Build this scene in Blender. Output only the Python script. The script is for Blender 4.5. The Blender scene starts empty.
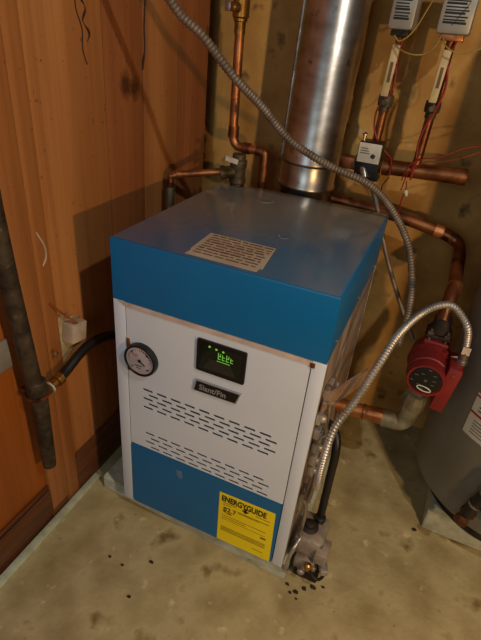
import bpy, bmesh, math, random
from mathutils import Vector, Matrix
random.seed(7)
S = bpy.context.scene
C = S.collection
PI = math.pi
V = Vector

# ------------------------------------------------------------------ materials
def lin(c):
    return tuple(((x/255)/12.92 if x/255 <= .04045 else ((x/255+.055)/1.055)**2.4) for x in c)

def mat(name, col, rough=.5, metal=0., var=None, scale=20, stretch=(1,1,1), bump=0., bscale=60, detail=5, spots=None, coat=0., spec=.5, lo=.35, hi=.65):
    """principled material: base colour mixed with `var` by noise; optional dirt spots (colour, scale, threshold)"""
    m = bpy.data.materials.new(name); m.use_nodes = True
    nt = m.node_tree; N = nt.nodes; L = nt.links
    b = N['Principled BSDF']
    b.inputs['Roughness'].default_value = rough
    b.inputs['Metallic'].default_value = metal
    b.inputs['Specular IOR Level'].default_value = spec
    if coat: b.inputs['Coat Weight'].default_value = coat; b.inputs['Coat Roughness'].default_value = .15
    tc = N.new('ShaderNodeTexCoord'); mp = N.new('ShaderNodeMapping')
    mp.inputs['Scale'].default_value = stretch
    L.new(tc.outputs['Object'], mp.inputs['Vector'])
    base = lin(col)+(1,)
    out = None
    if var is None: var = tuple(int(x*.82) for x in col)
    n = N.new('ShaderNodeTexNoise'); n.inputs['Scale'].default_value = scale; n.inputs['Detail'].default_value = detail
    L.new(mp.outputs[0], n.inputs['Vector'])
    r = N.new('ShaderNodeValToRGB')
    r.color_ramp.elements[0].position = lo; r.color_ramp.elements[1].position = hi
    r.color_ramp.elements[0].color = lin(var)+(1,); r.color_ramp.elements[1].color = base
    L.new(n.outputs['Fac'], r.inputs['Fac'])
    out = r.outputs['Color']
    for sp in (spots or []):
        c, sc, th = sp
        n2 = N.new('ShaderNodeTexNoise'); n2.inputs['Scale'].default_value = sc; n2.inputs['Detail'].default_value = 6
        L.new(tc.outputs['Object'], n2.inputs['Vector'])
        r2 = N.new('ShaderNodeValToRGB'); r2.color_ramp.elements[0].position = th; r2.color_ramp.elements[1].position = th+.1
        r2.color_ramp.elements[0].color = (0,0,0,1); r2.color_ramp.elements[1].color = (1,1,1,1)
        L.new(n2.outputs['Fac'], r2.inputs['Fac'])
        mx = N.new('ShaderNodeMixRGB'); L.new(r2.outputs['Color'], mx.inputs['Fac'])
        L.new(out, mx.inputs['Color1']); mx.inputs['Color2'].default_value = lin(c)+(1,)
        out = mx.outputs['Color']
    L.new(out, b.inputs['Base Color'])
    m['outsock'] = 1
    if bump:
        n3 = N.new('ShaderNodeTexNoise'); n3.inputs['Scale'].default_value = bscale; n3.inputs['Detail'].default_value = 6
        L.new(mp.outputs[0], n3.inputs['Vector'])
        bp = N.new('ShaderNodeBump'); bp.inputs['Strength'].default_value = bump; bp.inputs['Distance'].default_value = .004
        L.new(n3.outputs['Fac'], bp.inputs['Height']); L.new(bp.outputs[0], b.inputs['Normal'])
    return m

def wood(name, c1, c2, c3, seed=0., knots=()):
    m = bpy.data.materials.new(name); m.use_nodes = True
    nt = m.node_tree; N = nt.nodes; L = nt.links; b = N['Principled BSDF']
    b.inputs['Roughness'].default_value = .5; b.inputs['Specular IOR Level'].default_value = .35
    tc = N.new('ShaderNodeTexCoord'); mp = N.new('ShaderNodeMapping')
    mp.inputs['Scale'].default_value = (7, 7, .5); mp.inputs['Location'].default_value = (seed, seed*2.3, seed*.7)
    L.new(tc.outputs['Object'], mp.inputs['Vector'])
    vec = mp.outputs[0]
    n = N.new('ShaderNodeTexNoise'); n.inputs['Scale'].default_value = 1.6; n.inputs['Detail'].default_value = 4; n.inputs['Distortion'].default_value = .6
    L.new(vec, n.inputs['Vector'])
    r = N.new('ShaderNodeValToRGB'); r.color_ramp.elements[0].position = .3; r.color_ramp.elements[1].position = .68
    r.color_ramp.elements[0].color = lin(c2)+(1,); r.color_ramp.elements[1].color = lin(c1)+(1,)
    L.new(n.outputs['Fac'], r.inputs['Fac'])
    # fine grain lines
    mp2 = N.new('ShaderNodeMapping'); mp2.inputs['Scale'].default_value = (60, 60, 1.2); L.new(tc.outputs['Object'], mp2.inputs['Vector'])
    g = N.new('ShaderNodeTexNoise'); g.inputs['Scale'].default_value = 1.5; g.inputs['Detail'].default_value = 6; L.new(mp2.outputs[0], g.inputs['Vector'])
    gr = N.new('ShaderNodeValToRGB'); gr.color_ramp.elements[0].position = .38; gr.color_ramp.elements[1].position = .52
    gr.color_ramp.elements[0].color = (.22,.22,.22,1); gr.color_ramp.elements[1].color = (0,0,0,1)
    L.new(g.outputs['Fac'], gr.inputs['Fac'])
    mx = N.new('ShaderNodeMixRGB'); L.new(gr.outputs[0], mx.inputs['Fac']); L.new(r.outputs[0], mx.inputs['Color1']); mx.inputs['Color2'].default_value = lin(c3)+(1,)
    out = mx.outputs[0]
    # small flecks
    f = N.new('ShaderNodeTexNoise'); f.inputs['Scale'].default_value = 90; f.inputs['Detail'].default_value = 2; L.new(tc.outputs['Object'], f.inputs['Vector'])
    fr = N.new('ShaderNodeValToRGB'); fr.color_ramp.elements[0].position = .68; fr.color_ramp.elements[1].position = .74
    fr.color_ramp.elements[0].color = (0,0,0,1); fr.color_ramp.elements[1].color = (.5,.5,.5,1); L.new(f.outputs['Fac'], fr.inputs['Fac'])
    m2 = N.new('ShaderNodeMixRGB'); L.new(fr.outputs[0], m2.inputs['Fac']); L.new(out, m2.inputs['Color1']); m2.inputs['Color2'].default_value = lin((60,28,12))+(1,)
    out = m2.outputs[0]
    for (kx, ky, kz, rad) in knots:
        vm = N.new('ShaderNodeVectorMath'); vm.operation = 'SUBTRACT'; vm.inputs[1].default_value = (kx, ky, kz); L.new(tc.outputs['Object'], vm.inputs[0])
        vs = N.new('ShaderNodeVectorMath'); vs.operation = 'MULTIPLY'; vs.inputs[1].default_value = (.3, 1, .75); L.new(vm.outputs[0], vs.inputs[0])
        ln = N.new('ShaderNodeVectorMath'); ln.operation = 'LENGTH'; L.new(vs.outputs[0], ln.inputs[0])
        ad = N.new('ShaderNodeMath'); ad.operation = 'MULTIPLY_ADD'; L.new(f.outputs['Fac'], ad.inputs[0]); ad.inputs[1].default_value = rad*.9; L.new(ln.outputs['Value'], ad.inputs[2])
        kr = N.new('ShaderNodeMapRange'); kr.inputs['From Min'].default_value = rad*1.0; kr.inputs['From Max'].default_value = rad*1.9
        kr.inputs['To Min'].default_value = .8; kr.inputs['To Max'].default_value = 0; L.new(ad.outputs[0], kr.inputs['Value'])
        mk = N.new('ShaderNodeMixRGB'); L.new(kr.outputs[0], mk.inputs['Fac']); L.new(out, mk.inputs['Color1']); mk.inputs['Color2'].default_value = lin((48,22,10))+(1,)
        out = mk.outputs[0]
    L.new(out, b.inputs['Base Color'])
    bp = N.new('ShaderNodeBump'); bp.inputs['Strength'].default_value = .12; bp.inputs['Distance'].default_value = .002
    L.new(g.outputs['Fac'], bp.inputs['Height']); L.new(bp.outputs[0], b.inputs['Normal'])
    return m

def emis(name, col, s):
    m = bpy.data.materials.new(name); m.use_nodes = True
    b = m.node_tree.nodes['Principled BSDF']
    b.inputs['Base Color'].default_value = lin(col)+(1,)
    b.inputs['Emission Color'].default_value = lin(col)+(1,); b.inputs['Emission Strength'].default_value = s
    return m

M = dict(
 housing_dim = mat('dim_grey_print', (92,92,90), .5),
 verd_dark = mat('tarnished_brass', (112,98,74), .5, metal=.5, var=(74,62,44), scale=26, bump=.3, spots=[((86,96,80),30,.62)]),
 strap = mat('tan_strap_metal', (176,146,120), .5, metal=.3, var=(140,108,84), scale=20),
 wood_a = wood('board_orange', (196,134,78), (164,104,56), (124,74,40), 0, ((-.16,.300,1.098,.020),(-.16,.337,1.088,.017))),
 wood_b = wood('board_red', (168,104,58), (138,80,42), (100,56,30), 3.1, ((-.16,.300,1.098,.020),(-.16,.337,1.088,.017))),
 wood_c = wood('board_tan', (186,124,70), (156,98,52), (116,70,36), 5.7),
 wood_d = wood('board_dark', (150,86,46), (118,62,32), (84,42,22), 8.3),
 wood_e = wood('board_amber', (172,98,36), (148,80,26), (120,64,20), 11.),
 knotdark = mat('wood_crack', (46,22,10), .7),
 concrete_wall = mat('ochre_concrete', (208,162,88), .85, var=(174,126,62), scale=7, bump=.35, bscale=40, spots=[((120,92,56),14,.62),((200,170,124),23,.66)]),
 floor = mat('tan_concrete_floor', (196,182,136), .6, var=(150,134,90), scale=9, bump=.5, bscale=60, detail=12, lo=.30, hi=.70, spots=[((128,108,62),9,.60),((212,198,154),21,.64),((96,76,42),34,.68)]),
 trim = mat('pale_green_strip', (206,212,184), .6, var=(176,180,148), scale=30, bump=.3),
 pad = mat('painted_block', (200,204,184), .8, var=(168,172,148), scale=26, bump=.5, spots=[((120,108,76),30,.64)]),
 blue = mat('blue_enamel', (8,106,162), .34, var=(8,100,154), scale=3, spec=.5),
 white = mat('white_enamel', (222,230,240), .40, var=(214,222,232), scale=3),
 rim = mat('beige_edge', (222,200,186), .5),
 dark = mat('dark_interior', (10,10,11), .8),
 black = mat('black_plastic', (14,14,15), .38),
 side = mat('dusty_zinc_side', (186,170,156), .5, metal=.3, var=(140,116,96), scale=12, stretch=(1,1,.35), bump=.3, spots=[((110,84,64),24,.64)]),
 zinc = mat('zinc_steel', (176,170,164), .34, metal=.9, var=(130,120,112), scale=30),
 flex = mat('silver_flex', (204,198,190), .42, metal=.8, var=(172,164,154), scale=20),
 bx = mat('grey_armour', (146,132,116), .5, metal=.5, var=(116,100,84), scale=20),
 copper = mat('copper_pipe', (216,146,94), .40, metal=.85, var=(160,100,60), scale=16, bump=.05, spots=[((92,56,36),22,.6)]),
 copper_d = mat('tarnished_copper', (164,104,64), .42, metal=.85, var=(112,66,38), scale=20, spots=[((70,50,38),22,.58)]),
 brass = mat('brass_fitting', (196,148,70), .34, metal=.9, var=(140,98,44), scale=25),
 verd = mat('grey_green_fitting', (168,166,142), .5, metal=.45, var=(126,112,86), scale=26, bump=.3, spots=[((112,136,120),30,.58)]),
 iron = mat('black_iron', (58,50,42), .6, metal=.4, var=(34,28,22), scale=28, bump=.4),
 wallpipe = mat('rusty_black_pipe', (78,64,46), .6, metal=.3, var=(42,33,22), scale=34, bump=.6, spots=[((96,84,60),60,.6)]),
 rubber = mat('black_rubber', (30,28,26), .42, var=(22,20,19), scale=14),
 galv = mat('galvanised_vent', (198,194,188), .33, metal=1., var=(160,150,138), scale=12, stretch=(1,1,2.), bump=.06, bscale=24, spots=[((126,104,80),26,.63)]),
 tank = mat('grey_tank_paint', (134,134,126), .40, var=(116,116,108), scale=5, spots=[((96,78,50),4,.62)]),
 tanklab = mat('tank_label_paper', (188,190,180), .5, var=(170,172,162), scale=9),
 red = mat('red_pump_paint', (134,30,28), .5, var=(108,22,22), scale=16, bump=.1),
 redstripe = mat('red_print', (150,20,18), .5),
 redwire = mat('red_wire', (150,26,14), .45),
 yelwire = mat('yellow_wire', (178,148,60), .5),
 yellow = mat('yellow_label', (255,230,16), .5, var=(248,220,12), scale=4),
 ink = mat('black_ink', (16,14,8), .6),
 inkbrown = mat('faded_brown_ink', (140,112,20), .6),
 paper = mat('tan_paper_label', (206,186,160), .6, var=(192,168,140), scale=14),
 paperink = mat('label_print', (120,86,60), .7),
 creambox = mat('cream_plastic', (214,194,172), .5),
 creamplate = mat('cream_plate', (200,186,150), .6, var=(168,150,108), scale=40),
 whiteplastic = mat('white_plastic', (226,222,206), .45),
 ivory = mat('ivory_lever', (214,194,140), .45),
 housing = mat('brushed_aluminium_housing', (172,170,160), .42, metal=.3, var=(150,146,136), scale=12),
 gface = mat('gauge_face', (196,186,190), .4),
 silverink = mat('silver_lettering', (176,176,178), .45, metal=.2),
 glass = mat('dark_screen', (20,26,18), .12),
 led = emis('green_led', (120,200,80), .4),
 screenbody = mat('grey_screen_body', (48,48,42), .4),
 dirt = mat('dirt_crumb', (56,38,22), .9),
 tape = mat('clear_tape', (110,150,190), .2),
 redd = mat('gauge_red', (180,40,36), .5),
 valve = mat('grey_cast_aluminium', (176,164,150), .5, metal=.3, var=(132,118,104), scale=24, bump=.2, spots=[((60,48,38),24,.6)]),
)
# dusty blue for the top of the cover: settled dust, heavier to the back
def dusty():
    m = mat('dusty_blue_enamel', (14,100,146), .3, var=(12,92,136), scale=3, coat=1., spots=[((150,132,106),38,.66)])
    nt = m.node_tree; N = nt.nodes; L = nt.links; b = N['Principled BSDF']
    src = b.inputs['Base Color'].links[0].from_socket
    tc = N.new('ShaderNodeTexCoord'); sx = N.new('ShaderNodeSeparateXYZ'); L.new(tc.outputs['Object'], sx.inputs[0])
    n = N.new('ShaderNodeTexNoise'); n.inputs['Scale'].default_value = 7; n.inputs['Detail'].default_value = 8; n.inputs['Roughness'].default_value = .65; L.new(tc.outputs['Object'], n.inputs['Vector'])
    # y in 0..0.55
    a = N.new('ShaderNodeMath'); a.operation = 'MULTIPLY_ADD'; L.new(n.outputs['Fac'], a.inputs[0]); a.inputs[1].default_value = .30; L.new(sx.outputs['Y'], a.inputs[2])
    c = N.new('ShaderNodeMath'); c.operation = 'MULTIPLY_ADD'; L.new(sx.outputs['X'], c.inputs[0]); c.inputs[1].default_value = -.42; L.new(a.outputs[0], c.inputs[2])
    mr = N.new('ShaderNodeMapRange'); L.new(c.outputs[0], mr.inputs['Value'])
    mr.inputs['From Min'].default_value = .19; mr.inputs['From Max'].default_value = .42; mr.inputs['To Min'].default_value = .27; mr.inputs['To Max'].default_value = .80
    mx = N.new('ShaderNodeMixRGB'); L.new(mr.outputs[0], mx.inputs['Fac']); L.new(src, mx.inputs['Color1']); mx.inputs['Color2'].default_value = lin((134,122,98))+(1,)
    L.new(mx.outputs[0], b.inputs['Base Color'])
    rr = N.new('ShaderNodeMapRange'); L.new(mr.outputs[0], rr.inputs['Value']); rr.inputs['From Min'].default_value = .27; rr.inputs['From Max'].default_value = .80
    rr.inputs['To Min'].default_value = .17; rr.inputs['To Max'].default_value = .5
    L.new(rr.outputs[0], b.inputs['Roughness'])
    return m
M['bluetop'] = dusty()

# ------------------------------------------------------------------ mesh helpers
def smooth_path(pts, n=10):
    P = [V(p) for p in pts]; P = [P[0]*2-P[1]]+P+[P[-1]*2-P[-2]]; out = []
    for i in range(1, len(P)-2):
        a, b, c, d = P[i-1:i+3]
        for k in range(n):
            t = k/n
            out.append(.5*((2*b)+(c-a)*t+(2*a-5*b+4*c-d)*t*t+(3*b-a-3*c+d)*t**3))
    out.append(P[-2]); return out

def resample(pts, step):
    out = [pts[0].copy()]; acc = 0.
    for a, b in zip(pts, pts[1:]):
        d = (b-a).length
        while acc+d >= step:
            t = (step-acc)/d; a = a.lerp(b, t); out.append(a.copy()); d = (b-a).length; acc = 0.
        acc += d
    out.append(pts[-1].copy()); return out

class MB:
    def __init__(s): s.bm = bmesh.new(); s.mi = 0; s.sm = False
    def _f(s, vs, smooth=False):
        try: f = s.bm.faces.new(vs)
        except ValueError: return
        f.material_index = s.mi; f.smooth = smooth
    def box(s, lo, hi, rot=None, piv=None, bev=0.):
        bm = bmesh.new(); bmesh.ops.create_cube(bm, size=1)
        lo = V(lo); hi = V(hi); c = (lo+hi)/2; d = hi-lo
        for v in bm.verts: v.co = V((v.co.x*d.x, v.co.y*d.y, v.co.z*d.z))
        if bev: bmesh.ops.bevel(bm, geom=list(bm.edges), offset=bev, segments=2, profile=.5, affect='EDGES')
        for v in bm.verts:
            p = v.co+c
            if rot is not None:
                q = V(piv) if piv is not None else c
                p = rot @ (p-q)+q
            v.co = p
        s._merge(bm); return s
    def _merge(s, bm):
        mp = {}
        for v in bm.verts: mp[v] = s.bm.verts.new(v.co)
        for f in bm.faces: s._f([mp[v] for v in f.verts], f.smooth)
        bm.free()
    def prism(s, poly, axis, a, b):
        """poly: 2-D points in the two other axes (cyclic order), extruded along axis from a to b"""
        def mk(p, t):
            return V((t,p[0],p[1])) if axis == 0 else V((p[0],t,p[1])) if axis == 1 else V((p[0],p[1],t))
        A = [s.bm.verts.new(mk(p, a)) for p in poly]; B = [s.bm.verts.new(mk(p, b)) for p in poly]
        n = len(poly); s._f(A[::-1]); s._f(B)
        for i in range(n): s._f([A[i], A[(i+1)%n], B[(i+1)%n], B[i]])
        return s
    def tube(s, pts, r, seg=14, cap=True, smooth=True):
        pts = [V(p) for p in pts]; n = len(pts)
        rr = r if isinstance(r, (list, tuple)) else [r]*n
        t0 = (pts[1]-pts[0]).normalized(); up = V((0,0,1)) if abs(t0.z) < .9 else V((1,0,0))
        nrm = t0.cross(up).normalized(); rings = []
        for i, p in enumerate(pts):
            if i == 0: t = (pts[1]-pts[0])
            elif i == n-1: t = (pts[-1]-pts[-2])
            else:
                t = (pts[i+1]-pts[i-1])
            if t.length < 1e-9: t = t0.copy()
            t.normalize()
            nrm = (nrm - t*nrm.dot(t)).normalized(); bn = t.cross(nrm)
            rings.append([s.bm.verts.new(p+(nrm*math.cos(2*PI*k/seg)+bn*math.sin(2*PI*k/seg))*rr[i]) for k in range(seg)])
        for a, b in zip(rings, rings[1:]):
            for k in range(seg): s._f([a[k], a[(k+1)%seg], b[(k+1)%seg], b[k]], smooth)
        if cap: s._f(rings[0][::-1]); s._f(rings[-1])
        return s
    def cyl(s, a, b, r, seg=20): return s.tube([a, b], r, seg)
    def lathe(s, o, d, prof, seg=28):
        """prof: (t along axis, radius)"""
        o = V(o); d = V(d).normalized(); up = V((0,0,1)) if abs(d.z) < .9 else V((1,0,0))
        n = d.cross(up).normalized(); b = d.cross(n); rings = []
        for t, r in prof:
            rings.append([s.bm.verts.new(o+d*t+(n*math.cos(2*PI*k/seg)+b*math.sin(2*PI*k/seg))*max(r, 1e-5)) for k in range(seg)])
        for a, c in zip(rings, rings[1:]):
            for k in range(seg): s._f([a[k], a[(k+1)%seg], c[(k+1)%seg], c[k]], True)
        s._f(rings[0][::-1]); s._f(rings[-1]); return s
    def blob(s, c, r, seed=0, sub=2, amp=.25, sc=(1,1,1)):
        bm = bmesh.new(); bmesh.ops.create_icosphere(bm, subdivisions=sub, radius=1)
        rnd = random.Random(seed)
        for v in bm.verts: v.co = V((v.co.x*sc[0], v.co.y*sc[1], v.co.z*sc[2]))*r*(1+rnd.uniform(-amp, amp))+V(c)
        s._merge(bm); return s
    def build(s, name, m, parent=None, auto=True):
        bmesh.ops.remove_doubles(s.bm, verts=list(s.bm.verts), dist=1e-7)
        bmesh.ops.recalc_face_normals(s.bm, faces=list(s.bm.faces))
        me = bpy.data.meshes.new(name); s.bm.to_mesh(me); s.bm.free()
        for x in (m if isinstance(m, list) else [m]): me.materials.append(x)
        o = bpy.data.objects.new(name, me); C.objects.link(o)
        if parent is not None:
            o.parent = parent
            o.matrix_parent_inverse = Matrix.Translation(parent_world(parent)).inverted()
        if auto:
            md = me  # sharp edges for mixed shading
            for e in md.edges: pass
            try: me.set_sharp_from_angle(angle=math.radians(40))
            except Exception: pass
        return o

def parent_world(p):
    return p.location.copy() if p.type == 'EMPTY' else V((0,0,0))

def thing(name, label, cat, loc, group=None):
    o = bpy.data.objects.new(name, None); C.objects.link(o); o.location = loc; o.empty_display_size = .05
    o['label'] = label; o['category'] = cat
    if group: o['group'] = group
    return o
def tag(o, label, cat, group=None, kind=None):
    o['label'] = label; o['category'] = cat
    if group: o['group'] = group
    if kind: o['kind'] = kind
    return o
def struct(o, label=None):
    o['kind'] = 'structure'
    if label: o['label'] = label
    return o

def corrugated(mb, path, r, pitch, amp, seg=12, cap=True):
    pts = resample(smooth_path(path, 16), pitch/4)
    rr = [r+amp*(1, .35, -1, .35)[i % 4] for i in range(len(pts))]
    return mb.tube(pts, rr, seg, cap)

def bolt(mb, c, d, r=.006, h=.004):
    c = V(c); mb.tube([c, c+V(d).normalized()*h], r, 6, smooth=False); mb.tube([c, c+V(d).normalized()*h*1.5], r*.5, 10); return mb

FONT = None
def text(name, body, loc, size, m, parent, plane='front', ext=.0004, sx=1., bold=0., ang=0., align='LEFT'):
    cu = bpy.data.curves.new(name, 'FONT'); cu.body = body; cu.size = size; cu.extrude = ext; cu.offset = bold; cu.align_x = align
    o = bpy.data.objects.new(name, cu); C.objects.link(o)
    bpy.context.view_layer.update()
    dg = bpy.context.evaluated_depsgraph_get(); me = bpy.data.meshes.new_from_object(o.evaluated_get(dg))
    C.objects.unlink(o); bpy.data.objects.remove(o); me.name = name
    R = Matrix.Rotation(PI/2, 4, 'X') if plane == 'front' else Matrix.Identity(4)
    if isinstance(plane, Matrix): R = plane
    me.transform(Matrix.Translation(V(loc)) @ R @ Matrix.Rotation(ang, 4, 'Z') @ Matrix.Diagonal((sx, 1, 1, 1)))
    me.materials.clear(); me.materials.append(m)
    o = bpy.data.objects.new(name, me); C.objects.link(o)
    if parent is not None: o.parent = parent; o.matrix_parent_inverse = Matrix.Translation(parent_world(parent)).inverted()
    return o

def rrect(x0, z0, x1, z1, r, n=5):
    out = []
    for cx, cz, a0 in ((x1-r, z1-r, 0), (x0+r, z1-r, 90), (x0+r, z0+r, 180), (x1-r, z0+r, 270)):
        for k in range(n+1):
            a = math.radians(a0+90*k/n); out.append((cx+r*math.cos(a), cz+r*math.sin(a)))
    return out

# ------------------------------------------------------------------ the room
XW, YW = -.16, .80
fl = MB(); fl.box((-.30, -1.6, -.06), (2.2, .90, 0)); struct(fl.build('floor', M['floor']))
wb = MB(); wb.box((-.30, YW, 0), (2.2, YW+.1, 2.4)); struct(wb.build('wall_back', M['concrete_wall']))
# wooden wall: boards side by side (y0, y1, material, proud)
wl = MB()
wl.mi = 4; wl.box((XW-.05, -1.6, 0), (XW-.024, .72, 2.4))
boards = [(-1.6,-.42,4,-.006),(-.42,-.119,4,-.006),(-.118,-.057,2,.005),(-.0565,-.013,2,.0055),(-.0125,.218,0,0),(.222,.372,1,-.002),(.376,.545,2,0),(.549,.72,1,.001)]
for (a, b, mi, p) in boards:
    wl.mi = mi; wl.box((XW-.022, a, 0), (XW+p, b, 2.4), bev=.0012)
wl = wl.build('wall_left', [M['wood_a'], M['wood_b'], M['wood_c'], M['wood_d'], M['wood_e']]); struct(wl)
# cracks in the boards
ck = MB()
for pts, r in ((( (-.1595,.386,1.30),(-.1595,.378,1.23),(-.1595,.378,1.17),(-.1595,.369,1.13)),.0022),):
    ck.tube(smooth_path(pts, 8), r, 6)
ck.build('split', M['knotdark'], wl)
kn = MB()
pp = [(-.1592, .152+.007*math.sin(i*1.35)+.0016*i, 1.30-.0095*i) for i in range(13)]
kn.tube(smooth_path(pp, 5), [.0018+.001*math.sin(k*.4) for k in range(len(smooth_path(pp, 5)))], 6)
pp = [(-.1592, .134+.004*math.sin(i*1.1)+.0022*i, 1.30-.013*i) for i in range(13)]
kn.tube(smooth_path(pp, 4), .0012, 6)
kn.build('worm_track', M['knotdark'], wl)
# lower skirting: two heights, dark
bb = MB()
bb.box((XW-.003, -1.6, 0), (XW+.004, -.119, .112), bev=.002); bb.box((XW-.003, -1.6, .112), (XW-.0005, -.119, .130), bev=.002)
bb.box((XW+.0052, -.1175, 0), (XW+.0066, -.062, .030))
bb.box((XW+.0022, -.012, 0), (XW+.006, .72, .136), bev=.001); bb.box((XW+.0022, -.012, .136), (XW+.010, .72, .152), bev=.002)
struct(bb.build('baseboard_left', mat('dark_skirting_wood',(112,66,36),.5,var=(84,46,24),scale=3,stretch=(30,1.5,30),bump=.1)))
# pale strip along the foot of the wall
tr = MB(); tr.box((XW+.010, -1.0, 0), (XW+.032, .055, .012), bev=.002)
struct(tr.build('trim_1', M['trim']))

# ------------------------------------------------------------------ boiler
W, D, Z0, Z1, ZC = .487, .5475, .05, .706, .85
B = thing('boiler', 'white gas boiler with blue top cover standing on a painted block', 'boiler', (W/2, D/2, Z0))
# cover with a rounded cut-out for the iron tee
poly = [(0,0),(W,0),(W,D)]
cx, rc = .046, .040
for k in range(13):
    a = PI*k/12; poly.append((cx+rc*math.cos(a), D-rc*math.sin(a)*.9))
poly.append((0, D))
cv = MB()
n = len(poly)
def inset(p, d):
    return (min(max(p[0], d), W-d) if not (cx-rc-.001 <= p[0] <= cx+rc+.001 and p[1] > .4) else p[0], max(p[1], d) if p[1] < .4 else min(p[1], D-d*.5) if p[1] > D-.001 else p[1])
levels = [(Z1, 0), (ZC-.004, 0), (ZC-.0012, .0012), (ZC, .004)]
rings = [[cv.bm.verts.new((*inset(p, d), z)) for p in poly] for z, d in levels]
for li, (a, b) in enumerate(zip(rings, rings[1:])):
    for k in range(n): cv._f([a[k], a[(k+1)%n], b[(k+1)%n], b[k]])
cv.mi = 1; cv._f(rings[-1]); cv.mi = 0
cv._f(rings[0][::-1])
cv = cv.build('top_cover', [M['blue'], M['bluetop']], B)
for (x, y, r) in ((.17,.447,.026),(.303,.217,.013)):
    k = MB(); k.lathe((x, y, ZC), (0,0,1), [(0,r),(.0012,r),(.002,r*.9),(.0016,r*.7),(.0008,r*.55),(.0012,r*.25)], 28); k.build('knockout', M['bluetop'], cv)
for yy in (.06,.27,.48):
    sc = MB(); bolt(sc, (W, yy, Z1+.02), (1,0,0), .004, .002); sc.build('cover_screw', M['zinc'], cv)
# top label
tl = MB(); tl.prism([(.161,.142),(.313,.142),(.326,.032),(.321,.030),(.320,.014),(.168,.014),(.170,.040),(.166,.040)][::-1], 2, ZC, ZC+.0006)
tl = tl.build('paper_label', M['paper'], cv)
pl_ = MB()
rnd = random.Random(3)
for j in range(9):
    y = .130-j*.0125; x = .172+.0006*j
    while x < .308:
        w = rnd.uniform(.006, .03); w = min(w, .311-x)
        pl_.box((x, y, ZC+.0006), (x+w, y+(.0045 if j % 3 else .006), ZC+.0009)); x += w+rnd.uniform(.002,.006)
pl_.build('label_print', M['paperink'], tl)
# jacket : side panels, back, front frame posts
jk = MB()
jk.box((0, .004, Z0), (.003, D-.004, Z1)); jk.box((0, D-.006, Z0), (W, D-.003, Z1))
jk.box((0, 0, Z0), (.030, .012, Z1), bev=.001)
jk.box((.4595, 0, Z0), (W, .012, Z1), bev=.001)
jk.box((.030, 0.002, Z0), (.4595, .012, Z0+.004)); 
jk.build('jacket', M['white'], B)
sp = MB(); sp.box((W-.004, .012, Z0), (W-.0005, D-.003, Z1)); sp.box((W-.0005,.014,.60),(W+.0006,D-.02,.606)); sp.box((W-.0005,.014,.20),(W+.0006,D-.02,.206))
sd = sp.build('side_panel', M['side'], B); sd['label'] = 'dusty bare zinc side panel'
inn = MB(); inn.box((.031, .0075, Z0+.006), (W-.030, .0115, Z1-.012)); inn.box((.006, .02, Z0+.006), (W-.007, .03, Z1-.005)); inn.build('slot_shade_backing', M['dark'], B)  # near-black backing close behind the slots: interior shade put into its colour
# front door panel with two bands of staggered slots
pb = MB(); pb.prism(rrect(.0325, .283, .4575, .694, .002, 2), 1, .0005, .0030)
door = pb.build('front_panel', M['white'], B)
cut = MB()
def slots(x0, x1, zt, zb, rows):
    pitch = (x1-x0-.013)/9
    for r in range(rows):
        z = zt-(zt-zb)*r/(rows-1)
        for k in range(9):
            x = x0+k*pitch+(0 if r % 2 == 0 else pitch*.5) - (0 if r % 2 == 0 else .004)
            cut.prism(rrect(x, z-.0035, x+.0285, z+.0035, .0030, 3), 1, -.01, .015)
slots(.071, .426, .477, .422, 5)
slots(.075, .424, .336, .2905, 4)
cut.prism(rrect(.219, .600, .321, .670, .002, 2), 1, -.01, .015)
cut = cut.build('cutter', M['dark'])
md = door.modifiers.new('b', 'BOOLEAN'); md.operation = 'DIFFERENCE'; md.object = cut; md.solver = 'EXACT'
bpy.context.view_layer.update()
dg = bpy.context.evaluated_depsgraph_get()
me = bpy.data.meshes.new_from_object(door.evaluated_get(dg)); door.modifiers.clear(); door.data = me
for p_ in me.polygons: p_.use_smooth = False
cm = cut.data; bpy.data.objects.remove(cut); bpy.data.meshes.remove(cm)
rm = MB(); rm.prism([(0.034, .694), (.46, .694), (.462, .705), (.012, .705)], 1, -.0015, .004)
o = rm.build('top_edge_strip', M['rim'], B)
cl = MB(); cl.box((.456,-.003,.690),(.466,.004,.701), bev=.001); cl.build('panel_clip', M['copper_d'], B)
# blue access panel
bp_ = MB(); bp_.prism(rrect(.033, .052, .4575, .280, .008), 1, -.001, .009)
bpn = bp_.build('access_panel', M['blue'], B)
tp = MB(); tp.prism([(.170,.250),(.186,.252),(.189,.226),(.183,.222),(.173,.228)], 1, -.0016, -.001); tp.build('tape_scrap', M['tape'], bpn)
# energy label
el = MB(); el.prism([(.296,.239),(.446,.243),(.452,.054),(.300,.054)], 1, -.0018, -.001); el = el.build('energy_label', M['yellow'], bpn)
text('heading', 'ENERGYGUIDE', (.303, -.0019, .2120), .0275, M['ink'], el, sx=.665, bold=.0009, ang=.006)
ar = MB(); ar.prism([(.359,.207),(.381,.207),(.370,.197)], 1, -.0022, -.0018); ar.prism([(.3668,.216),(.3732,.216),(.3732,.206),(.3668,.206)], 1, -.0022, -.0018); ar.build('arrow', M['ink'], el)
text('rating', '82.7', (.310, -.0019, .176), .022, M['ink'], el, sx=.95, bold=.0003)
ub = MB(); ub.prism([(.312,.1705),(.330,.1675),(.336,.1705),(.330,.172)], 1, -.0022, -.0018); ub.prism([(.309,.172),(.318,.1735),(.318,.1755),(.309,.174)],1,-.0022,-.0018); ub.build('mark', M['ink'], el)
ln = MB(); rnd = random.Random(5)
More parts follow.
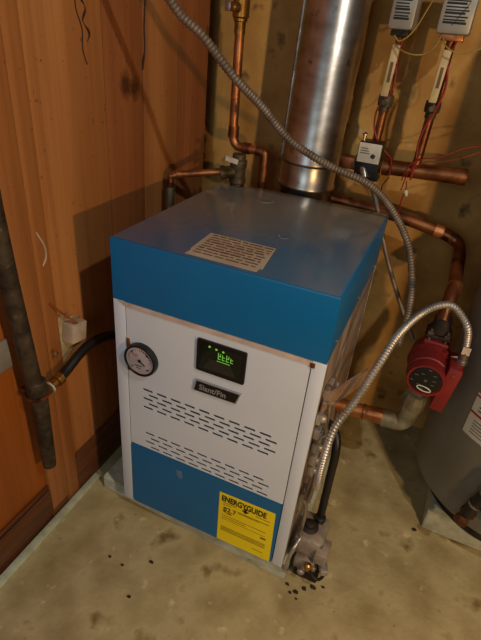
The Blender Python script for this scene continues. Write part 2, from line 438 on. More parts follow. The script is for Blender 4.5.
for z, x0, x1, h in ((.2035,.398,.436,.0022),(.205,.308,.345,.0022),(.198,.308,.33,.002),(.1905,.35,.435,.0025),(.1865,.35,.41,.002),(.158,.308,.43,.0018),(.150,.308,.375,.002),(.143,.308,.43,.0012),(.112,.308,.434,.002),(.107,.308,.434,.002),(.102,.308,.434,.002),(.097,.308,.434,.002),(.076,.40,.43,.002),(.13,.418,.433,.007)):
    ln.box((x0, -.0021, z), (x1, -.0018, z+h))
ln.build('small_print', M['inkbrown'], el)
# gauge
G = MB(); G.lathe((.073, .004, .568), (0,-1,0), [(0,.0425),(.014,.0425),(.018,.041),(.018,.037),(.0145,.0355),(.0145,.001)], 40); G = G.build('pressure_gauge', M['black'], B)
g = MB(); g.lathe((.073, -.0105, .568), (0,-1,0), [(0,.036),(.001,.036)], 36); gf = g.build('gauge_face', M['gface'], G)
g = MB()
for k in range(25):
    a = math.radians(225-270*k/24); r0, r1 = (.028 if k % 4 else .025), .032
    c_, s_ = math.cos(a), math.sin(a)
    g.box((.073+r0*c_-.0005, -.0118, .568+r0*s_-.0005), (.073+r1*c_+.0005, -.0115, .568+r1*s_+.0005))
g.tube([(.073,-.0125,.568),(.087,-.0125,.558)], .0014, 6); g.lathe((.073,-.0115,.568),(0,-1,0),[(0,.004),(.002,.004)],14)
g.box((.060,-.0118,.552),(.078,-.0115,.5545)); g.box((.063,-.0118,.546),(.075,-.0115,.548))
g.build('needle', M['ink'], gf)
g = MB(); g.box((.052,-.0118,.582),(.070,-.0115,.584)); g.box((.055,-.0118,.577),(.066,-.0115,.5786)); g.build('red_marking', M['redd'], gf)
g = MB(); g.lathe((.073,-.0132,.568),(0,-1,0),[(0,.037),(.0008,.036),(.0010,.001)],36)
g2 = MB(); g2.box((.031,-.002,.522),(.040,.002,.612), bev=.001); g2.build('gauge_bracket', M['brass'], G)
# display
dpm = MB()
dpm.prism(rrect(.213, .594, .327, .676, .004), 1, -.004, .0005)
dsp = dpm.build('display_window', M['black'], B)
d = MB(); d.prism(rrect(.222, .602, .318, .668, .002, 2), 1, -.0046, -.004); scn = d.build('screen', M['glass'], dsp)
d = MB(); d.prism([(.232,.606),(.308,.606),(.292,.634),(.246,.634)], 1, -.0052, -.0046); d.build('screen_body', M['screenbody'], scn)
d = MB()
for (x, z) in ((.243,.664),(.259,.662),(.275,.661)): d.lathe((x,-.0046,z),(0,-1,0),[(0,.0026),(.001,.002)],12)
for i in range(4):
    x = .264+i*.0095; h = (.016,.013,.016,.012)[i]
    d.box((x,-.0052,.640),(x+.0015,-.0046,.640+h)); d.box((x,-.0052,.640),(x+.006,-.0046,.6415)); d.box((x+.001,-.0052,.647),(x+.006,-.0046,.6485))
    if i % 2 == 0: d.box((x+.005,-.0052,.647),(x+.0064,-.0046,.655))
d.box((.262,-.0052,.634),(.292,-.0046,.6352))
d.build('green_digits', M['led'], scn)
# badge
b_ = MB(); b_.prism([(.209,.535),(.315,.537),(.324,.5685),(.215,.5665)], 1, -.0045, .0005); bd = b_.build('name_badge', M['silverink'], B)
b_ = MB(); b_.prism([(.2122,.5378),(.3125,.5395),(.3208,.5655),(.2175,.5638)], 1, -.0055, -.0045); bk = b_.build('badge_field', M['black'], bd)
t_ = text('badge_lettering', 'Slant/Fin', (.224, -.0058, .5440), .0205, M['silverink'], bk, sx=.95, bold=.0002)
# side hardware
for (y, z, w_) in ((.030,.555,.012),(.040,.505,.016),(.050,.455,.018),(.060,.405,.018),(.080,.350,.016)):
    sh = MB(); sh.box((W, y-.016, z-.014), (W+w_, y+.016, z+.014), bev=.003); sh.lathe((W+w_, y-.004, z), (1,-.5,0), [(0,.009),(.006,.009),(.009,.006),(.010,.0005)], 14)
    sh.build('cable_clamp', M['flex'], B)
sh = MB(); sh.tube(smooth_path([(W+.006,.055,.62),(W+.012,.045,.56),(W+.020,.07,.48),(W+.022,.09,.40),(W+.020,.10,.30),(W+.016,.09,.22)],8), .007, 10); sh.build('side_cable', M['zinc'], B)
sh = MB(); sh.tube(smooth_path([(W+.004,.12,.60),(W+.010,.11,.52),(W+.012,.13,.42),(W+.012,.14,.28),(W+.010,.12,.18)],8), .006, 10); sh.build('side_cable', M['side'], B)
st = MB(); st.box((W, .03, .585), (W+.012, .10, .61), bev=.002); st.box((W, .05, .565), (W+.02, .075, .585), bev=.002); st.tube([(W+.01,.02,.60),(W+.022,.06,.575),(W+.018,.10,.60)], .004, 8)
st.build('wiring_bracket', M['side'], B)
st = MB(); st.prism([(.489,.030),(.493,.024),(.557,.150),(.554,.156)], 2, .568, .608)
for v in st.bm.verts: v.co.z += (v.co.y-.03)*.12
st.build('tan_strap', M['strap'], B)
st = MB(); st.tube(smooth_path([(W+.001,.03,.30),(W+.02,.04,.26),(W+.022,.04,.16),(W+.016,.02,.10)],8), .005, 10); st.box((W,.02,.285),(W+.012,.06,.315), bev=.002); st.build('pilot_tube', M['zinc'], B)

# pad under the boiler
pd = MB()
q = [(-.098,.029),(.500,.001),(.512,.44),(-.086,.49)]
pd.prism(q, 2, 0, .05); bmesh.ops.bevel(pd.bm, geom=list(pd.bm.edges), offset=.003, segments=2, affect='EDGES')
pdo = tag(pd.build('concrete_block', M['pad']), 'pale painted concrete pad lying under the boiler', 'concrete block')

# ------------------------------------------------------------------ gas valve
gv = thing('gas_valve', 'grey gas valve low at the right front corner of the boiler', 'valve', (.555,.07,0))
o = MB(); o.box((.497,.030,.085),(.572,.125,.152), bev=.012); o.box((.510,.02,.045),(.565,.09,.088), bev=.006); o.box((.556,.018,.095),(.590,.075,.135), bev=.006); o.build('valve_body', M['valve'], gv)
o = MB(); o.lathe((.525,.074,.150),(0,0,1),[(0,.023),(.005,.023),(.008,.019),(.009,.0135),(.016,.013),(.019,.009),(.019,.0005)],24); o.build('control_knob', M['iron'], gv)
for c, d, m_ in (((.560,.035,.062),(.3,-1,0),'zinc'),((.535,.022,.048),(.1,-1,0),'flex'),((.548,.016,.085),(.2,-1,.2),'brass')):
    o = MB(); o.lathe(c,d,[(0,.010),(.010,.010),(.014,.006)],8); o.build('outlet_fitting', M[m_], gv)
o = MB(); o.box((.575,.012,.070),(.596,.050,.088), bev=.003, rot=Matrix.Rotation(.4,3,'Z')); o.build('metal_tab', M['flex'], gv)
o = MB(); o.tube(smooth_path([(.512,.03,.150),(.505,.005,.135),(.499,-.002,.09),(.498,.0,.05),(.51,.01,.035)],8), .0045, 10); o.build('pilot_line', M['flex'], gv)
o = MB(); o.box((.515,.03,.0),(.580,.12,.045), bev=.004); o.build('valve_base', M['iron'], gv)
o = MB(); o.tube(smooth_path([(.54,.03,.07),(.575,.005,.06),(.592,.03,.05),(.585,.08,.05),(.57,.09,.07)],6), .004, 8); o.build('wire_loop', M['iron'], gv)
o = MB(); o.tube(smooth_path([(.543,.105,.150),(.542,.110,.18),(.540,.112,.30),(.538,.118,.375),(.530,.135,.415),(.510,.155,.43),(.488,.165,.43)],10), .0105, 14)
o.lathe((.543,.105,.1525),(0,0,1),[(0,.015),(.014,.015),(.016,.012)],8)
tag(o.build('gas_hose', M['rubber']), 'black gas pipe dropping down behind the silver flexible conduit', 'pipe')

# ------------------------------------------------------------------ vent pipe
vp = thing('vent_pipe', 'wide shiny galvanised vent pipe rising behind the boiler', 'vent pipe', (.213,.678,.70))
LX = .022
ax = lambda z: .214+LX*(z-.85)
o = MB(); o.lathe((ax(.918),.678,.918),(LX,0,1),[(0,.084),(.004,.0865),(.010,.0865),(.014,.084),(1.4,.084)],56); up_ = o.build('upper_section', M['galv'], vp)
o = MB(); o.lathe((ax(.70),.678,.70),(LX,0,1),[(0,.083),(.145,.083),(.150,.087),(.158,.087),(.163,.083),(.230,.083)],56); o.build('lower_section', M['galv'], vp)
o = MB(); o.tube([(ax(.93)-.081,.650,.93),(ax(2.3)-.081,.650,2.3)], .004, 6); o.build('lock_seam', M['galv'], vp)
for a in (-100,-20,160):
    o = MB(); bolt(o, (ax(.945)+.0845*math.cos(math.radians(a)), .678+.0845*math.sin(math.radians(a)), .945), (math.cos(math.radians(a)), math.sin(math.radians(a)),0), .004,.002); o.build('screw', M['zinc'], vp)
o = MB(); bolt(o, (ax(.875),.594,.875), (0,-1,0), .004,.002); o.build('screw', M['zinc'], vp)

# draft-hood body between boiler cover and wall is hidden; left rear pipework
rs = thing('copper_riser', 'upright copper pipe with brass valve left of the vent pipe', 'pipe', (-.03,.65,.9))
o = MB(); o.tube(smooth_path([(-.030,.65,1.5),(-.029,.65,1.2),(-.027,.65,.99),(-.025,.65,.955),(-.012,.65,.934),(.01,.65,.930),(.055,.65,.930)],8), .0135, 18); o.build('pipe', M['copper'], rs)
o = MB(); o.lathe((-.030,.65,1.225),(0,0,1),[(0,.0155),(.028,.0155),(.030,.019),(.036,.019),(.040,.023),(.085,.023),(.09,.018),(.13,.018)],20); o.lathe((-.03,.63,1.285),(-.5,-1,0),[(0,.012),(.018,.012),(.022,.007)],10); vb = o.build('ball_valve', M['brass'], rs)
o = MB(); o.box((-.062,.612,1.275),(-.045,.625,1.298), bev=.002); o.build('valve_stem_nut', M['zinc'], vb)
o = MB(); o.lathe((-.0255,.65,.955),(0,0,1),[(0,.0165),(.032,.0165)],18); o.build('elbow_collar', M['copper_d'], rs); o = MB(); o.lathe((.01,.65,.930),(1,0,0),[(0,.0165),(.024,.0165)],18); o.build('elbow_collar', M['copper_d'], rs)
o = MB(); o.tube(smooth_path([(.055,.65,.930),(.075,.65,.925),(.083,.65,.905),(.083,.65,.72)],6), .0145, 16); o.build('drop_pipe', M['copper_d'], rs)

te = thing('pipe_tee', 'dark iron tee with copper branch at the boiler cover cut-out', 'pipe fitting', (.046,.545,.83))
o = MB(); o.lathe((.046,.540,.80),(0,0,1),[(0,.020),(.052,.020),(.056,.024),(.068,.024),(.072,.021),(.095,.021),(.10,.024),(.118,.024),(.122,.019),(.135,.019)],22); o.lathe((.042,.536,.886),(-.9,-.5,-.15),[(0,.017),(.03,.017),(.034,.020),(.046,.020)],18); o.build('tee_body', M['verd_dark'], te)
o = MB(); o.tube(smooth_path([(.01,.52,.884),(-.06,.486,.872),(-.100,.466,.866),(-.122,.455,.858),(-.127,.452,.835),(-.127,.452,.62)],8), .0098, 16); o.build('branch_pipe', M['copper'], te)
o = MB(); o.lathe((-.098,.467,.8665),(-.9,-.45,-.05),[(0,.0125),(.014,.0125)],16); o.build('coupling', M['copper'], te); o = MB(); o.lathe((-.127,.452,.775),(0,0,1),[(0,.0135),(.05,.0135),(.052,.012)],14); o.build('coupling', M['verd_dark'], te)
o = MB(); o.box((.018,.508,.915),(.056,.512,.928), rot=Matrix.Rotation(.15,3,'Y')); o.build('white_tag', M['whiteplastic'], te)

# ------------------------------------------------------------------ armoured conduits
o = MB(); corrugated(o, [(-.04,.10,1.42),(.018,.20,1.271),(.078,.23,1.215),(.135,.26,1.151),(.180,.32,1.095),(.240,.38,1.023),(.332,.42,.974),(.430,.45,.941),(.495,.50,.877),(.556,.52,.790),(.594,.50,.691),(.606,.43,.630),(.603,.36,.58)], .0088, .0080, .0011, 12)
tag(o.build('armored_cable', M['bx']), 'long dull grey spiral armoured cable sagging across the vent pipe', 'cable')
fx = thing('flexible_conduit', 'bright silver spiral conduit arching from the red pump to the boiler', 'conduit', (.757,.36,.60))
o = MB(); corrugated(o, [(.757,.362,.604),(.752,.362,.645),(.738,.35,.688),(.700,.35,.726),(.667,.33,.733),(.629,.29,.716),(.596,.20,.699),(.577,.13,.664),(.552,.06,.600),(.528,.02,.545),(.523,.0,.46),(.523,.01,.38),(.520,.06,.320)], .0080, .0075, .0013, 12); o.build('spiral_sleeve', M['flex'], fx)
o = MB(); o.lathe((.757,.362,.575),(0,0,1),[(0,.011),(.006,.011),(.007,.015),(.016,.015),(.018,.0125),(.040,.0125)],16); bolt(o,(.743,.355,.598),(-1,-.4,0),.004,.010); o.build('connector', M['zinc'], fx)
o = MB(); o.box((.748,.350,.612),(.766,.3525,.632)); o.build('cream_tag', M['creambox'], fx)
cd = thing('thin_conduit', 'thin straight metal tube slanting down behind the boiler cover corner', 'conduit', (.38,.58,.95))
o = MB(); o.tube(smooth_path([(.372,.60,.962),(.385,.585,.945),(.405,.575,.915),(.437,.57,.885),(.506,.55,.740),(.575,.53,.622),(.640,.50,.530)],8), .0062, 12); o.build('tube', M['bx'], cd)
o = MB(); o.tube(smooth_path([(.365,.605,.968),(.378,.60,.962),(.388,.588,.945),(.398,.58,.925)],6), .011, 14); o.lathe((.372,.603,.965),(-1,.1,.1),[(0,.015),(.010,.015)],6); o.build('elbow_connector', M['zinc'], cd)

# ------------------------------------------------------------------ pipes on the back wall
hp = thing('header_pipe', 'upper horizontal copper pipe beside the small black control box', 'pipe', (.54,.66,.95))
o = MB(); o.tube([(.430,.66,.946),(.648,.66,.955)], .0205, 20); o.lathe((.628,.66,.954),(1,0,.04),[(0,.0218),(.016,.0218),(.020,.012)],20); o.lathe((.43,.66,.946),(1,0,.04),[(0,.0235),(.018,.0235)],20); o.build('pipe', M['copper_d'], hp)
lp = thing('supply_pipe', 'lower copper pipe bending down from the back wall to the red pump', 'pipe', (.60,.67,.79))
o = MB(); o.tube(smooth_path([(.30,.69,.822),(.50,.68,.812),(.61,.675,.797),(.650,.67,.790),(.677,.665,.778),(.689,.64,.762),(.692,.58,.742),(.695,.50,.714),(.691,.445,.680),(.690,.42,.650)],8), .0175, 20); o.build('pipe', M['copper_d'], lp)
o = MB(); o.lathe((.610,.675,.797),(1,0,-.08),[(0,.0205),(.025,.0205)],20); o.build('solder_collar', M['copper'], lp); o = MB(); o.lathe((.697,.51,.717),(-.05,-.8,-.5),[(0,.0205),(.03,.0205)],20); o.build('solder_collar', M['copper'], lp)

ab = thing('control_box', 'small black control box with white face beside the vent pipe', 'control box', (.395,.62,.95))
o = MB(); o.box((.366,.580,.925),(.428,.645,1.014), bev=.003); o.box((.362,.60,.915),(.43,.64,.926)); o.build('housing', M['black'], ab)
o = MB(); o.box((.368,.5765,.964),(.426,.580,1.013), bev=.001); fp = o.build('face_plate', M['whiteplastic'], ab)
o = MB(); o.lathe((.408,.5765,.982),(0,-1,0),[(0,.006),(.001,.006)],14)
for i in range(3): o.box((.373,.5755,.999-i*.006),(.392+.003*i,.5765,1.0005-i*.006))
o.build('printed_mark', M['screenbody'], fp)
o = MB(); o.box((.318,.60,.935),(.3655,.64,.966), bev=.002); o.build('side_box', M['copper_d'], ab)
o = MB(); o.tube([(.372,.60,1.006),(.374,.60,1.03)], .004, 8); o.lathe((.3735,.60,1.028),(0,0,1),[(0,.007),(.003,.007),(.007,.002)],8); o.build('top_screw', M['zinc'], ab)

def zone(x, w, label, mirrored):
    z = thing('zone_valve', label, 'valve', (x,.66,1.05), 'zone valves on the back wall risers')
    o = MB(); o.tube([(x-.003,.66,.955),(x-.001,.66,1.07),(x+.002,.66,1.30)], .0115, 16); o.build('riser_pipe', M['copper_d'], z)
    o = MB(); o.lathe((x-.001,.66,1.083),(0,0,1),[(0,.014),(.012,.014),(.014,.019),(.026,.020),(.040,.019),(.042,.014),(.052,.014)],18); o.lathe((x,.645,1.108),(0,-1,0),[(0,.010),(.012,.010),(.014,.007),(.022,.007)],8); vb = o.build('valve_body', M['verd_dark'], z)
    o = MB(); o.box((-.0095,-.003,0),(.0095,.003,.115), bev=.0025)
    for v in o.bm.verts: v.co = V((v.co.x+x-.003+v.co.z*.03, v.co.y+.622, v.co.z+1.122))
    lv = o.build('lever', M['ivory'], vb)
    o = MB(); o.box((x-.004,.6178,1.155),(x+.003,.6188,1.20)); o.build('lever_print', M['paperink'], lv)
    o = MB(); o.box((x-w/2,.610,1.268),(x+w/2,.700,1.40), bev=.006); hs = o.build('motor_housing', M['housing'], z)
    o = MB(); rnd = random.Random(int(x*100)); 
    for i in range(15):
        zz = 1.288+i*.0062; o.box((x-w/2+.010,.6092,zz),(x+w/2-.010-rnd.uniform(0,.012),.6100,zz+(.0028 if i%3 else .0045)))
    if mirrored: o.tube([(x-.005,.6092,1.285),(x+.022,.6092,1.33)], .0007, 6)
    o.build('housing_print', M['ink'], hs)
    o = MB(); o.box((x-w*.36,.625,1.255),(x+w*.36,.690,1.273), bev=.002); o.build('base_collar', M['copper'] if mirrored else M['iron'], z)
    return z
zone(.399,.058,'left zone valve, its housing on a dark collar over an ivory lever', False)
zone(.518,.074,'right zone valve, its wider housing on a pinkish copper collar', True)

# wires
def wire(name, label, cat, pts, m, r=.0016, group=None):
    o = MB(); o.tube(smooth_path(pts, 8), r, 7); return tag(o.build(name, m), label, cat, group)
wire('yellow_wire', 'thin yellow wire looping between the two zone valves', 'wire', [(.505,.62,1.42),(.465,.60,1.34),(.435,.60,1.27),(.408,.60,1.245),(.392,.60,1.255),(.40,.61,1.235),(.43,.60,1.222),(.465,.60,1.222),(.49,.60,1.24),(.495,.615,1.262)], M['yelwire'])
wire('yellow_wire', 'thin yellow wire curling right from the right zone valve', 'wire', [(.50,.615,1.262),(.515,.60,1.242),(.55,.60,1.232),(.59,.60,1.25),(.585,.60,1.29),(.57,.60,1.33)], M['yelwire'])
wire('red_wire', 'red wire running down the left riser and across to the right', 'wire', [(.412,.645,1.268),(.405,.64,1.22),(.412,.635,1.16),(.404,.64,1.12),(.385,.635,1.09),(.386,.635,1.05),(.40,.63,1.02),(.43,.63,.99),(.45,.635,.97),(.455,.63,.93)], M['redwire'], .0025)
wire('red_wire', 'red wire wound down the right riser below its lever', 'wire', [(.532,.645,1.262),(.525,.64,1.22),(.535,.635,1.16),(.528,.632,1.11),(.512,.63,1.06),(.508,.63,1.02),(.512,.63,.985),(.512,.63,.93)], M['redwire'], .0028)
wire('red_wire', 'upper one of two red wires fanning out right over the header pipe', 'wire', [(.49,.625,.925),(.50,.62,.965),(.53,.62,.99),(.57,.62,1.00),(.62,.625,1.03),(.67,.63,1.045)], M['redwire'], .0016)
wire('red_wire', 'lower one of two red wires fanning out right over the header pipe', 'wire', [(.495,.625,.90),(.505,.62,.955),(.54,.62,.983),(.58,.625,.99),(.63,.63,1.01),(.665,.64,1.03)], M['redwire'], .0014)
cn = thing('wire_nut', 'small white wire nut hanging on red wires under the header pipe', 'wire connector', (.51,.63,.90))
o = MB(); o.lathe((.507,.628,.902),(.4,0,-1),[(0,.004),(.004,.006),(.014,.005),(.018,.002)],10); o.build('cap', M['whiteplastic'], cn)
o = MB(); o.tube(smooth_path([(.503,.63,.925),(.507,.63,.905),(.503,.63,.875),(.503,.635,.85),(.505,.64,.83)],6), .0018, 7); o.build('lead', M['redwire'], cn)
wire('brown_wire', 'thin dark wire hanging between header pipe and lower copper pipe', 'wire', [(.455,.635,.925),(.442,.64,.895),(.452,.65,.87),(.472,.66,.85),(.478,.665,.835)], M['iron'], .0016)

# ------------------------------------------------------------------ pump
pu = thing('circulator_pump', 'red circulator pump with black round nameplate hanging by the grey tank', 'pump', (.69,.42,.50))
mc = (.689,.302,.538)
o = MB(); o.lathe(mc, (.03,1,0), [(.004,.034),(.004,.039),(0,.040),(0,.044),(.006,.046),(.030,.047),(.032,.050),(.060,.051),(.085,.052),(.090,.056),(.098,.056)], 40); mo = o.build('motor_housing', M['red'], pu)
o = MB(); o.lathe((mc[0],mc[1]+.0055,mc[2]), (0,-1,0), [(0,.0375),(.0025,.0375),(.003,.036)],36); np_ = o.build('nameplate', M['black'], mo)
o = MB()
for k in range(10):
    a = 2*PI*k/10+.2; rr = .020+.006*(k%3)
    o.box((mc[0]+rr*math.cos(a)-.004, mc[1]+.0018, mc[2]+rr*math.sin(a)-.0012),(mc[0]+rr*math.cos(a)+.004, mc[1]+.0024, mc[2]+rr*math.sin(a)+.0012))
o.lathe((mc[0],mc[1]+.0025,mc[2]),(0,-1,0),[(0,.004),(.001,.004),(.0012,.003)],18)
o.build('nameplate_print', M['housing_dim'], np_)
o = MB()
rg = []
for k in range(33):
    a = 2*PI*k/32; rg.append((mc[0]+.002+.017*math.cos(a), mc[1]+.0015, mc[2]-.024+.0065*math.sin(a)-.16*(.017*math.cos(a))))
o.tube(rg, .0015, 6, cap=False); o.build('oval_logo', M['whiteplastic'], np_)
o = MB(); o.box((.724,.316,.452),(.758,.400,.585), bev=.005, rot=Matrix.Rotation(.10,3,'Y')); tb = o.build('terminal_box', M['red'], pu)
o = MB(); o.box((.725,.312,.455),(.757,.317,.582), bev=.002, rot=Matrix.Rotation(.10,3,'Y'), piv=(.741,.358,.5185)); o.build('box_cover', M['red'], tb)
o = MB(); bolt(o,(.745,.3115,.570),(0,-1,0),.003,.002); o.build('cover_screw', M['zinc'], tb)
o = MB(); o.lathe((.692,.43,.49),(0,0,1),[(0,.030),(.012,.030),(.02,.040),(.05,.052),(.075,.048),(.095,.034),(.11,.028),(.115,.030)],26); o.box((.66,.395,.585),(.724,.455,.60),bev=.006); o.build('volute', M['red'], pu)
o = MB(); o.box((.660,.396,.605),(.724,.458,.617), bev=.006); o.lathe((.692,.428,.618),(0,0,1),[(0,.028),(.010,.027),(.022,.022),(.04,.022)],20); o.build('flange', M['iron'], pu)
for x in (.672,.712):
    o = MB(); o.tube([(x,.402,.575),(x,.402,.632)], .004, 10); bolt(o,(x,.402,.617),(0,0,1),.008,.007); bolt(o,(x,.402,.590),(0,0,-1),.008,.007); o.build('flange_bolt', M['zinc'], pu)
o = MB(); o.box((.66,.395,.470),(.722,.460,.484), bev=.006); o.build('lower_flange', M['red'], pu)
rt = thing('return_pipe', 'short copper pipe leaving the boiler side low towards the red pump', 'pipe', (.56,.42,.29))
o = MB(); o.tube([(.488,.42,.284),(.61,.42,.296),(.632,.42,.298)], .0225, 20); o.build('pipe', M['copper'], rt)
o = MB(); o.lathe((.565,.42,.292),(1,0,.1),[(0,.0240),(.004,.0250),(.006,.0240)],20); o.build('brass_ring', M['brass'], rt)
o = MB(); o.lathe((.600,.42,.296),(1,0,.05),[(0,.0245),(.03,.0250),(.034,.0235)],20); o.build('copper_collar', M['copper'], rt)
o = MB(); o.tube(smooth_path([(.622,.42,.296),(.655,.42,.298),(.674,.42,.304),(.684,.42,.324),(.688,.42,.360),(.692,.42,.468)],8), .0265, 20)
o.lathe((.687,.42,.352),(.04,0,1),[(0,.029),(.012,.033),(.04,.034),(.052,.031),(.07,.028)],8); o.build('union_elbow', M['verd'], rt)

# ------------------------------------------------------------------ tank
TX, TY, TR = 1.020, .522, .268
tk = thing('storage_tank', 'large dark grey cylindrical water tank cut off at the right edge', 'water tank', (TX,TY,.08))
o = MB(); o.lathe((TX,TY,.140),(0,0,1),[(0,TR-.012),(.004,TR-.004),(.010,TR),(1.30,TR),(1.32,TR-.03),(1.34,.05)],80); tj = o.build('jacket', M['tank'], tk)
o = MB(); o.lathe((TX,TY,.075),(0,0,1),[(0,TR-.05),(.066,TR-.05)],60); o.build('base_ring', M['iron'], tk)
def wrap(mb, a0, a1, z0, z1, t=.0012, n=12, tilt=0.):
    """curved sheet on the tank jacket, angles in degrees"""
    rr = []
    for k in range(n+1):
        a = math.radians(a0+(a1-a0)*k/n); dz = tilt*k/n
        rr.append([mb.bm.verts.new((TX+r*math.cos(a), TY+r*math.sin(a), z+dz)) for r, z in ((TR+.0002,z0),(TR+t,z0),(TR+t,z1),(TR+.0002,z1))])
    for a, b in zip(rr, rr[1:]):
        for k in range(4): mb._f([a[k], a[(k+1)%4], b[(k+1)%4], b[k]])
    mb._f(rr[0][::-1]); mb._f(rr[-1])
o = MB(); wrap(o, 221, 262, .400, .525); lb = o.build('rating_label', M['tanklab'], tj)
o = MB(); wrap(o, 221, 262, .465, .471, .0018); wrap(o, 221, 262, .515, .5195, .0018); lb2 = o.build('red_stripe', M['redstripe'], lb)
o = MB()
for k in range(5): wrap(o, 225, 258-(k%2)*5, .413+k*.009, .415+k*.009, .0016)
for k in range(3): wrap(o, 225, 256, .480+k*.010, .483+k*.010, .0016)
o.build('label_print', M['screenbody'], lb)
dv = thing('drain_valve', 'black drain fitting with rusty end on the lower front of the tank', 'valve', (.89,.28,.17))
a_ = math.radians(243); bx_, by_ = TX+TR*math.cos(a_), TY+TR*math.sin(a_)
o = MB(); o.lathe((bx_,by_,.195),(math.cos(a_),math.sin(a_),-.1),[(0,.020),(.008,.020),(.009,.015),(.03,.015),(.034,.018),(.046,.018),(.05,.010)],20); rust = mat('rusty_brass',(110,66,38),.6,metal=.4,var=(70,42,26),scale=60,bump=.4); o.build('rusty_outlet', rust, dv)
px_, py_ = bx_+math.cos(a_)*.03, by_+math.sin(a_)*.03
o = MB(); o.tube([(px_,py_,.200),(px_+.008,py_-.003,.250),(px_+.022,py_-.011,.310),(px_+.034,py_-.018,.37)], [.013,.014,.018,.020], 16); o.tube([(px_+.012,py_-.006,.27),(px_+.07,py_-.03,.24)], .011, 12); o.build('valve_pipe', M['rubber'], dv)
o = MB(); o.lathe((px_+.009,py_-.003,.255),(.2,-.1,.9),[(0,.0178),(.005,.0178)],16); o.build('silver_ring', M['zinc'], dv)
o = MB(); o.lathe((px_+.022,py_-.011,.308),(.2,-.1,.9),[(0,.0208),(.005,.0208)],16); o.build('silver_ring', M['zinc'], dv)
tbk = MB(); tbk.prism([(.822,.345),(1.30,.337),(1.30,.79),(.835,.79)], 2, 0, .075); bmesh.ops.bevel(tbk.bm, geom=list(tbk.bm.edges), offset=.003, segments=2, affect='EDGES')
tag(tbk.build('concrete_block', M['pad']), 'pale painted concrete pad lying under the grey tank', 'concrete block')

# ------------------------------------------------------------------ things on the wooden wall
wp = thing('steel_pipe', 'rough dark rusty pipe hanging down the wooden wall at left', 'pipe', (-.115,-.145,.26))
o = MB(); o.tube([(-.116,-.172,1.2),(-.116,-.170,.93),(-.116,-.163,.78),(-.115,-.148,.54),(-.114,-.143,.50)], .0185, 20); o.lathe((-.114,-.143,.485),(0,0,1),[(0,.0215),(.0,.0225),(.04,.0225),(.044,.019)],20); o.build('upper_pipe', M['wallpipe'], wp)
o = MB(); o.lathe((-.114,-.142,.255),(0,.01,1),[(0,.010),(.003,.0155),(.03,.0165),(.20,.019),(.24,.0195)],20); o.build('lower_pipe', M['wallpipe'], wp)
o = MB(); o.lathe((-.114,-.1425,.487),(0,0,1),[(0,.0275),(.004,.0285),(.007,.0275)],20); o.build('copper_clip_ring', M['copper_d'], wp)
o = MB(); o.box((XW+.003,-.150,.486),(-.136,-.136,.495)); o.build('wall_bracket', M['copper_d'], wp)
hs = thing('black_hose', 'black hose with brass end running from the rusty pipe behind the boiler', 'hose', (-.10,-.10,.48))
o = MB(); o.tube(smooth_path([(-.118,-.072,.483),(-.118,-.045,.488),(-.118,.0,.505),(-.118,.05,.513),(-.112,.11,.505),(-.10,.20,.47),(-.08,.34,.42)],8), .0125, 14); o.build('hose', M['rubber'], hs)
o = MB(); o.lathe((-.117,-.100,.478),(0,1,.15),[(0,.010),(.018,.010),(.020,.0155),(.036,.0155)],16); o.build('brass_end', M['brass'], hs)
o = MB(); o.lathe((-.117,-.104,.478),(0,1,.15),[(0,.0150),(.004,.0150)],16); o.build('white_ring', M['whiteplastic'], hs)
o = MB(); o.lathe((-.117,-.122,.476),(0,1,.1),[(0,.013),(.016,.013)],12); o.build('tapping', M['wallpipe'], hs)
jb = thing('wall_box', 'small cream plastic box on a tilted plate on the wooden wall', 'junction box', (-.15,.025,.55))
ry = Matrix.Rotation(math.radians(-10), 3, 'X')
o = MB(); o.prism([(-.030,.586),(-.006,.614),(.055,.584),(.055,.522),(-.012,.476)][::-1], 0, -.1595, -.1565); o.build('mounting_plate', M['creamplate'], jb)
o = MB(); o.box((-.1565,-.004,.536),(-.122,.046,.588), bev=.004, rot=ry); bb_ = o.build('box', M['creambox'], jb)
o = MB(); o.box((-.122,.0,.540),(-.1205,.042,.584), bev=.0005, rot=ry, piv=(-.139,.021,.562)); o.build('box_lid', M['creambox'], bb_)
o = MB(); bolt(o,(-.1565,.03,.510),(1,0,0),.004,.002); o.build('plate_screw', M['zinc'], jb)
tw = thing('bell_wire', 'short twisted copper wire end sticking up above the cream wall box', 'wire', (-.15,0,.60))
o = MB(); o.tube(smooth_path([(-.125,.012,.582),(-.128,.006,.602),(-.14,-.012,.628),(-.15,-.036,.662)],6), .0022, 7); o.tube(smooth_path([(-.125,.020,.584),(-.128,.010,.600),(-.145,.0,.607),(-.135,.018,.612)],6), .0022, 7); o.build('strand', M['copper'], tw)
o = MB(); o.tube(smooth_path([(-.158,-.047,.845),(-.154,-.036,.822),(-.153,-.026,.797),(-.153,-.027,.772),(-.157,-.038,.752)],8), .0021, 8)
tag(o.build('pale_wire', M['creambox']), 'short pale curved wire stub on the bare wood above the cream box', 'wire')
mp_ = MB(); mp_.box((XW-.0062,-.30,.560),(XW+.002,-.156,.632), bev=.002)
tag(mp_.build('metal_plate', M['housing']), 'flat grey metal plate on the wall behind the rusty pipe', 'plate')
nl = thing('screw', 'shiny screw head on the wood just below the cream box', 'screw', (-.136,-.044,.53))
o = MB(); o.lathe((-.136,-.052,.538),(1,0,0),[(0,.006),(.002,.006),(.004,.003)],12); o.build('head', M['zinc'], nl)

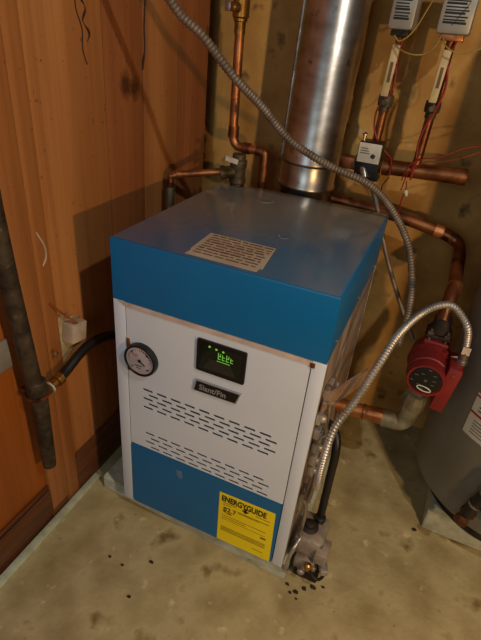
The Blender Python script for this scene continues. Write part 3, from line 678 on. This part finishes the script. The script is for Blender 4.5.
# ------------------------------------------------------------------ crumbs on the floor
def crumb(x, y, s, label, group=None, m='dirt', fl_=.45):
    o = MB(); o.blob((x,y,s*fl_*.75), s, int(x*1000)+int(y*777), 1, .25, (1.,.75,fl_)); 
    return tag(o.build('crumb', M[m]), label, 'crumb', group)
crumb(.006,-.048,.006,'small pale round fleck on the floor left of the boiler',m='pad')
crumb(.099,-.153,.005,'second dark crumb from the left on the open floor in front of the boiler')
crumb(.163,-.112,.007,'largest dark crumb on the floor in front of the blue panel')
crumb(.057,-.149,.005,'leftmost dark crumb on the open floor')
crumb(.163,-.214,.006,'front-most dark crumb on the open floor')
for (x, y, s) in ((.512,-.004,.006),(.538,-.014,.008),(.556,.004,.007),(.575,.018,.009),(.525,-.022,.005),(.545,-.03,.004),(.60,.03,.005)):
    crumb(x, y, s, 'dark crumb scattered on the floor in front of the gas valve', 'crumbs by the gas valve')
crumb(.803,.325,.008,'rusty crumb on the floor at the corner of the tank pad')

# ------------------------------------------------------------------ camera
cam = bpy.data.cameras.new('camera'); co = bpy.data.objects.new('camera', cam); C.objects.link(co)
cam.sensor_fit = 'HORIZONTAL'; cam.sensor_width = 36; cam.lens = 36*477.81/481
cam.clip_start = .02
r_, u_, f_ = (.91228384,.4001904,.08709672), (-.27579741,.44306677,.85301092), (-.30277711,.80220912,-.51457413)
co.matrix_world = Matrix(((r_[0],u_[0],-f_[0],.58864),(r_[1],u_[1],-f_[1],-.75442),(r_[2],u_[2],-f_[2],1.23073),(0,0,0,1)))
S.camera = co

# ------------------------------------------------------------------ light
def lamp(name, loc, col, power, rad):
    l = bpy.data.lights.new(name, 'POINT'); l.energy = power; l.color = col; l.shadow_soft_size = rad
    o = bpy.data.objects.new(name, l); o.location = loc; C.objects.link(o); return o
lamp('warm_bulb', (1.30,-.62,.94), (1,.62,.28), 23, .022)
lamp('ceiling_lamp', (1.42,-.72,2.22), (1,.95,.86), 40, .03)
al = bpy.data.lights.new('cool_front_fill', 'AREA'); al.energy = 7; al.color = (.70,.87,1.); al.shape = 'RECTANGLE'; al.size = .9; al.size_y = .8  # added cool fill from behind the camera, brightens the boiler front
ao = bpy.data.objects.new('cool_front_fill', al); C.objects.link(ao); ao.location = (.35,-2.0,1.5)
ao.rotation_euler = (V((.3,.0,.3))-ao.location).to_track_quat('-Z','Y').to_euler()
w = bpy.data.worlds.new('world'); S.world = w; w.use_nodes = True
w.node_tree.nodes['Background'].inputs[0].default_value = (.80,.80,.80,1); w.node_tree.nodes['Background'].inputs[1].default_value = .015
S.view_settings.view_transform = 'Standard'; S.view_settings.look = 'None'; S.view_settings.exposure = 0; S.view_settings.gamma = 1
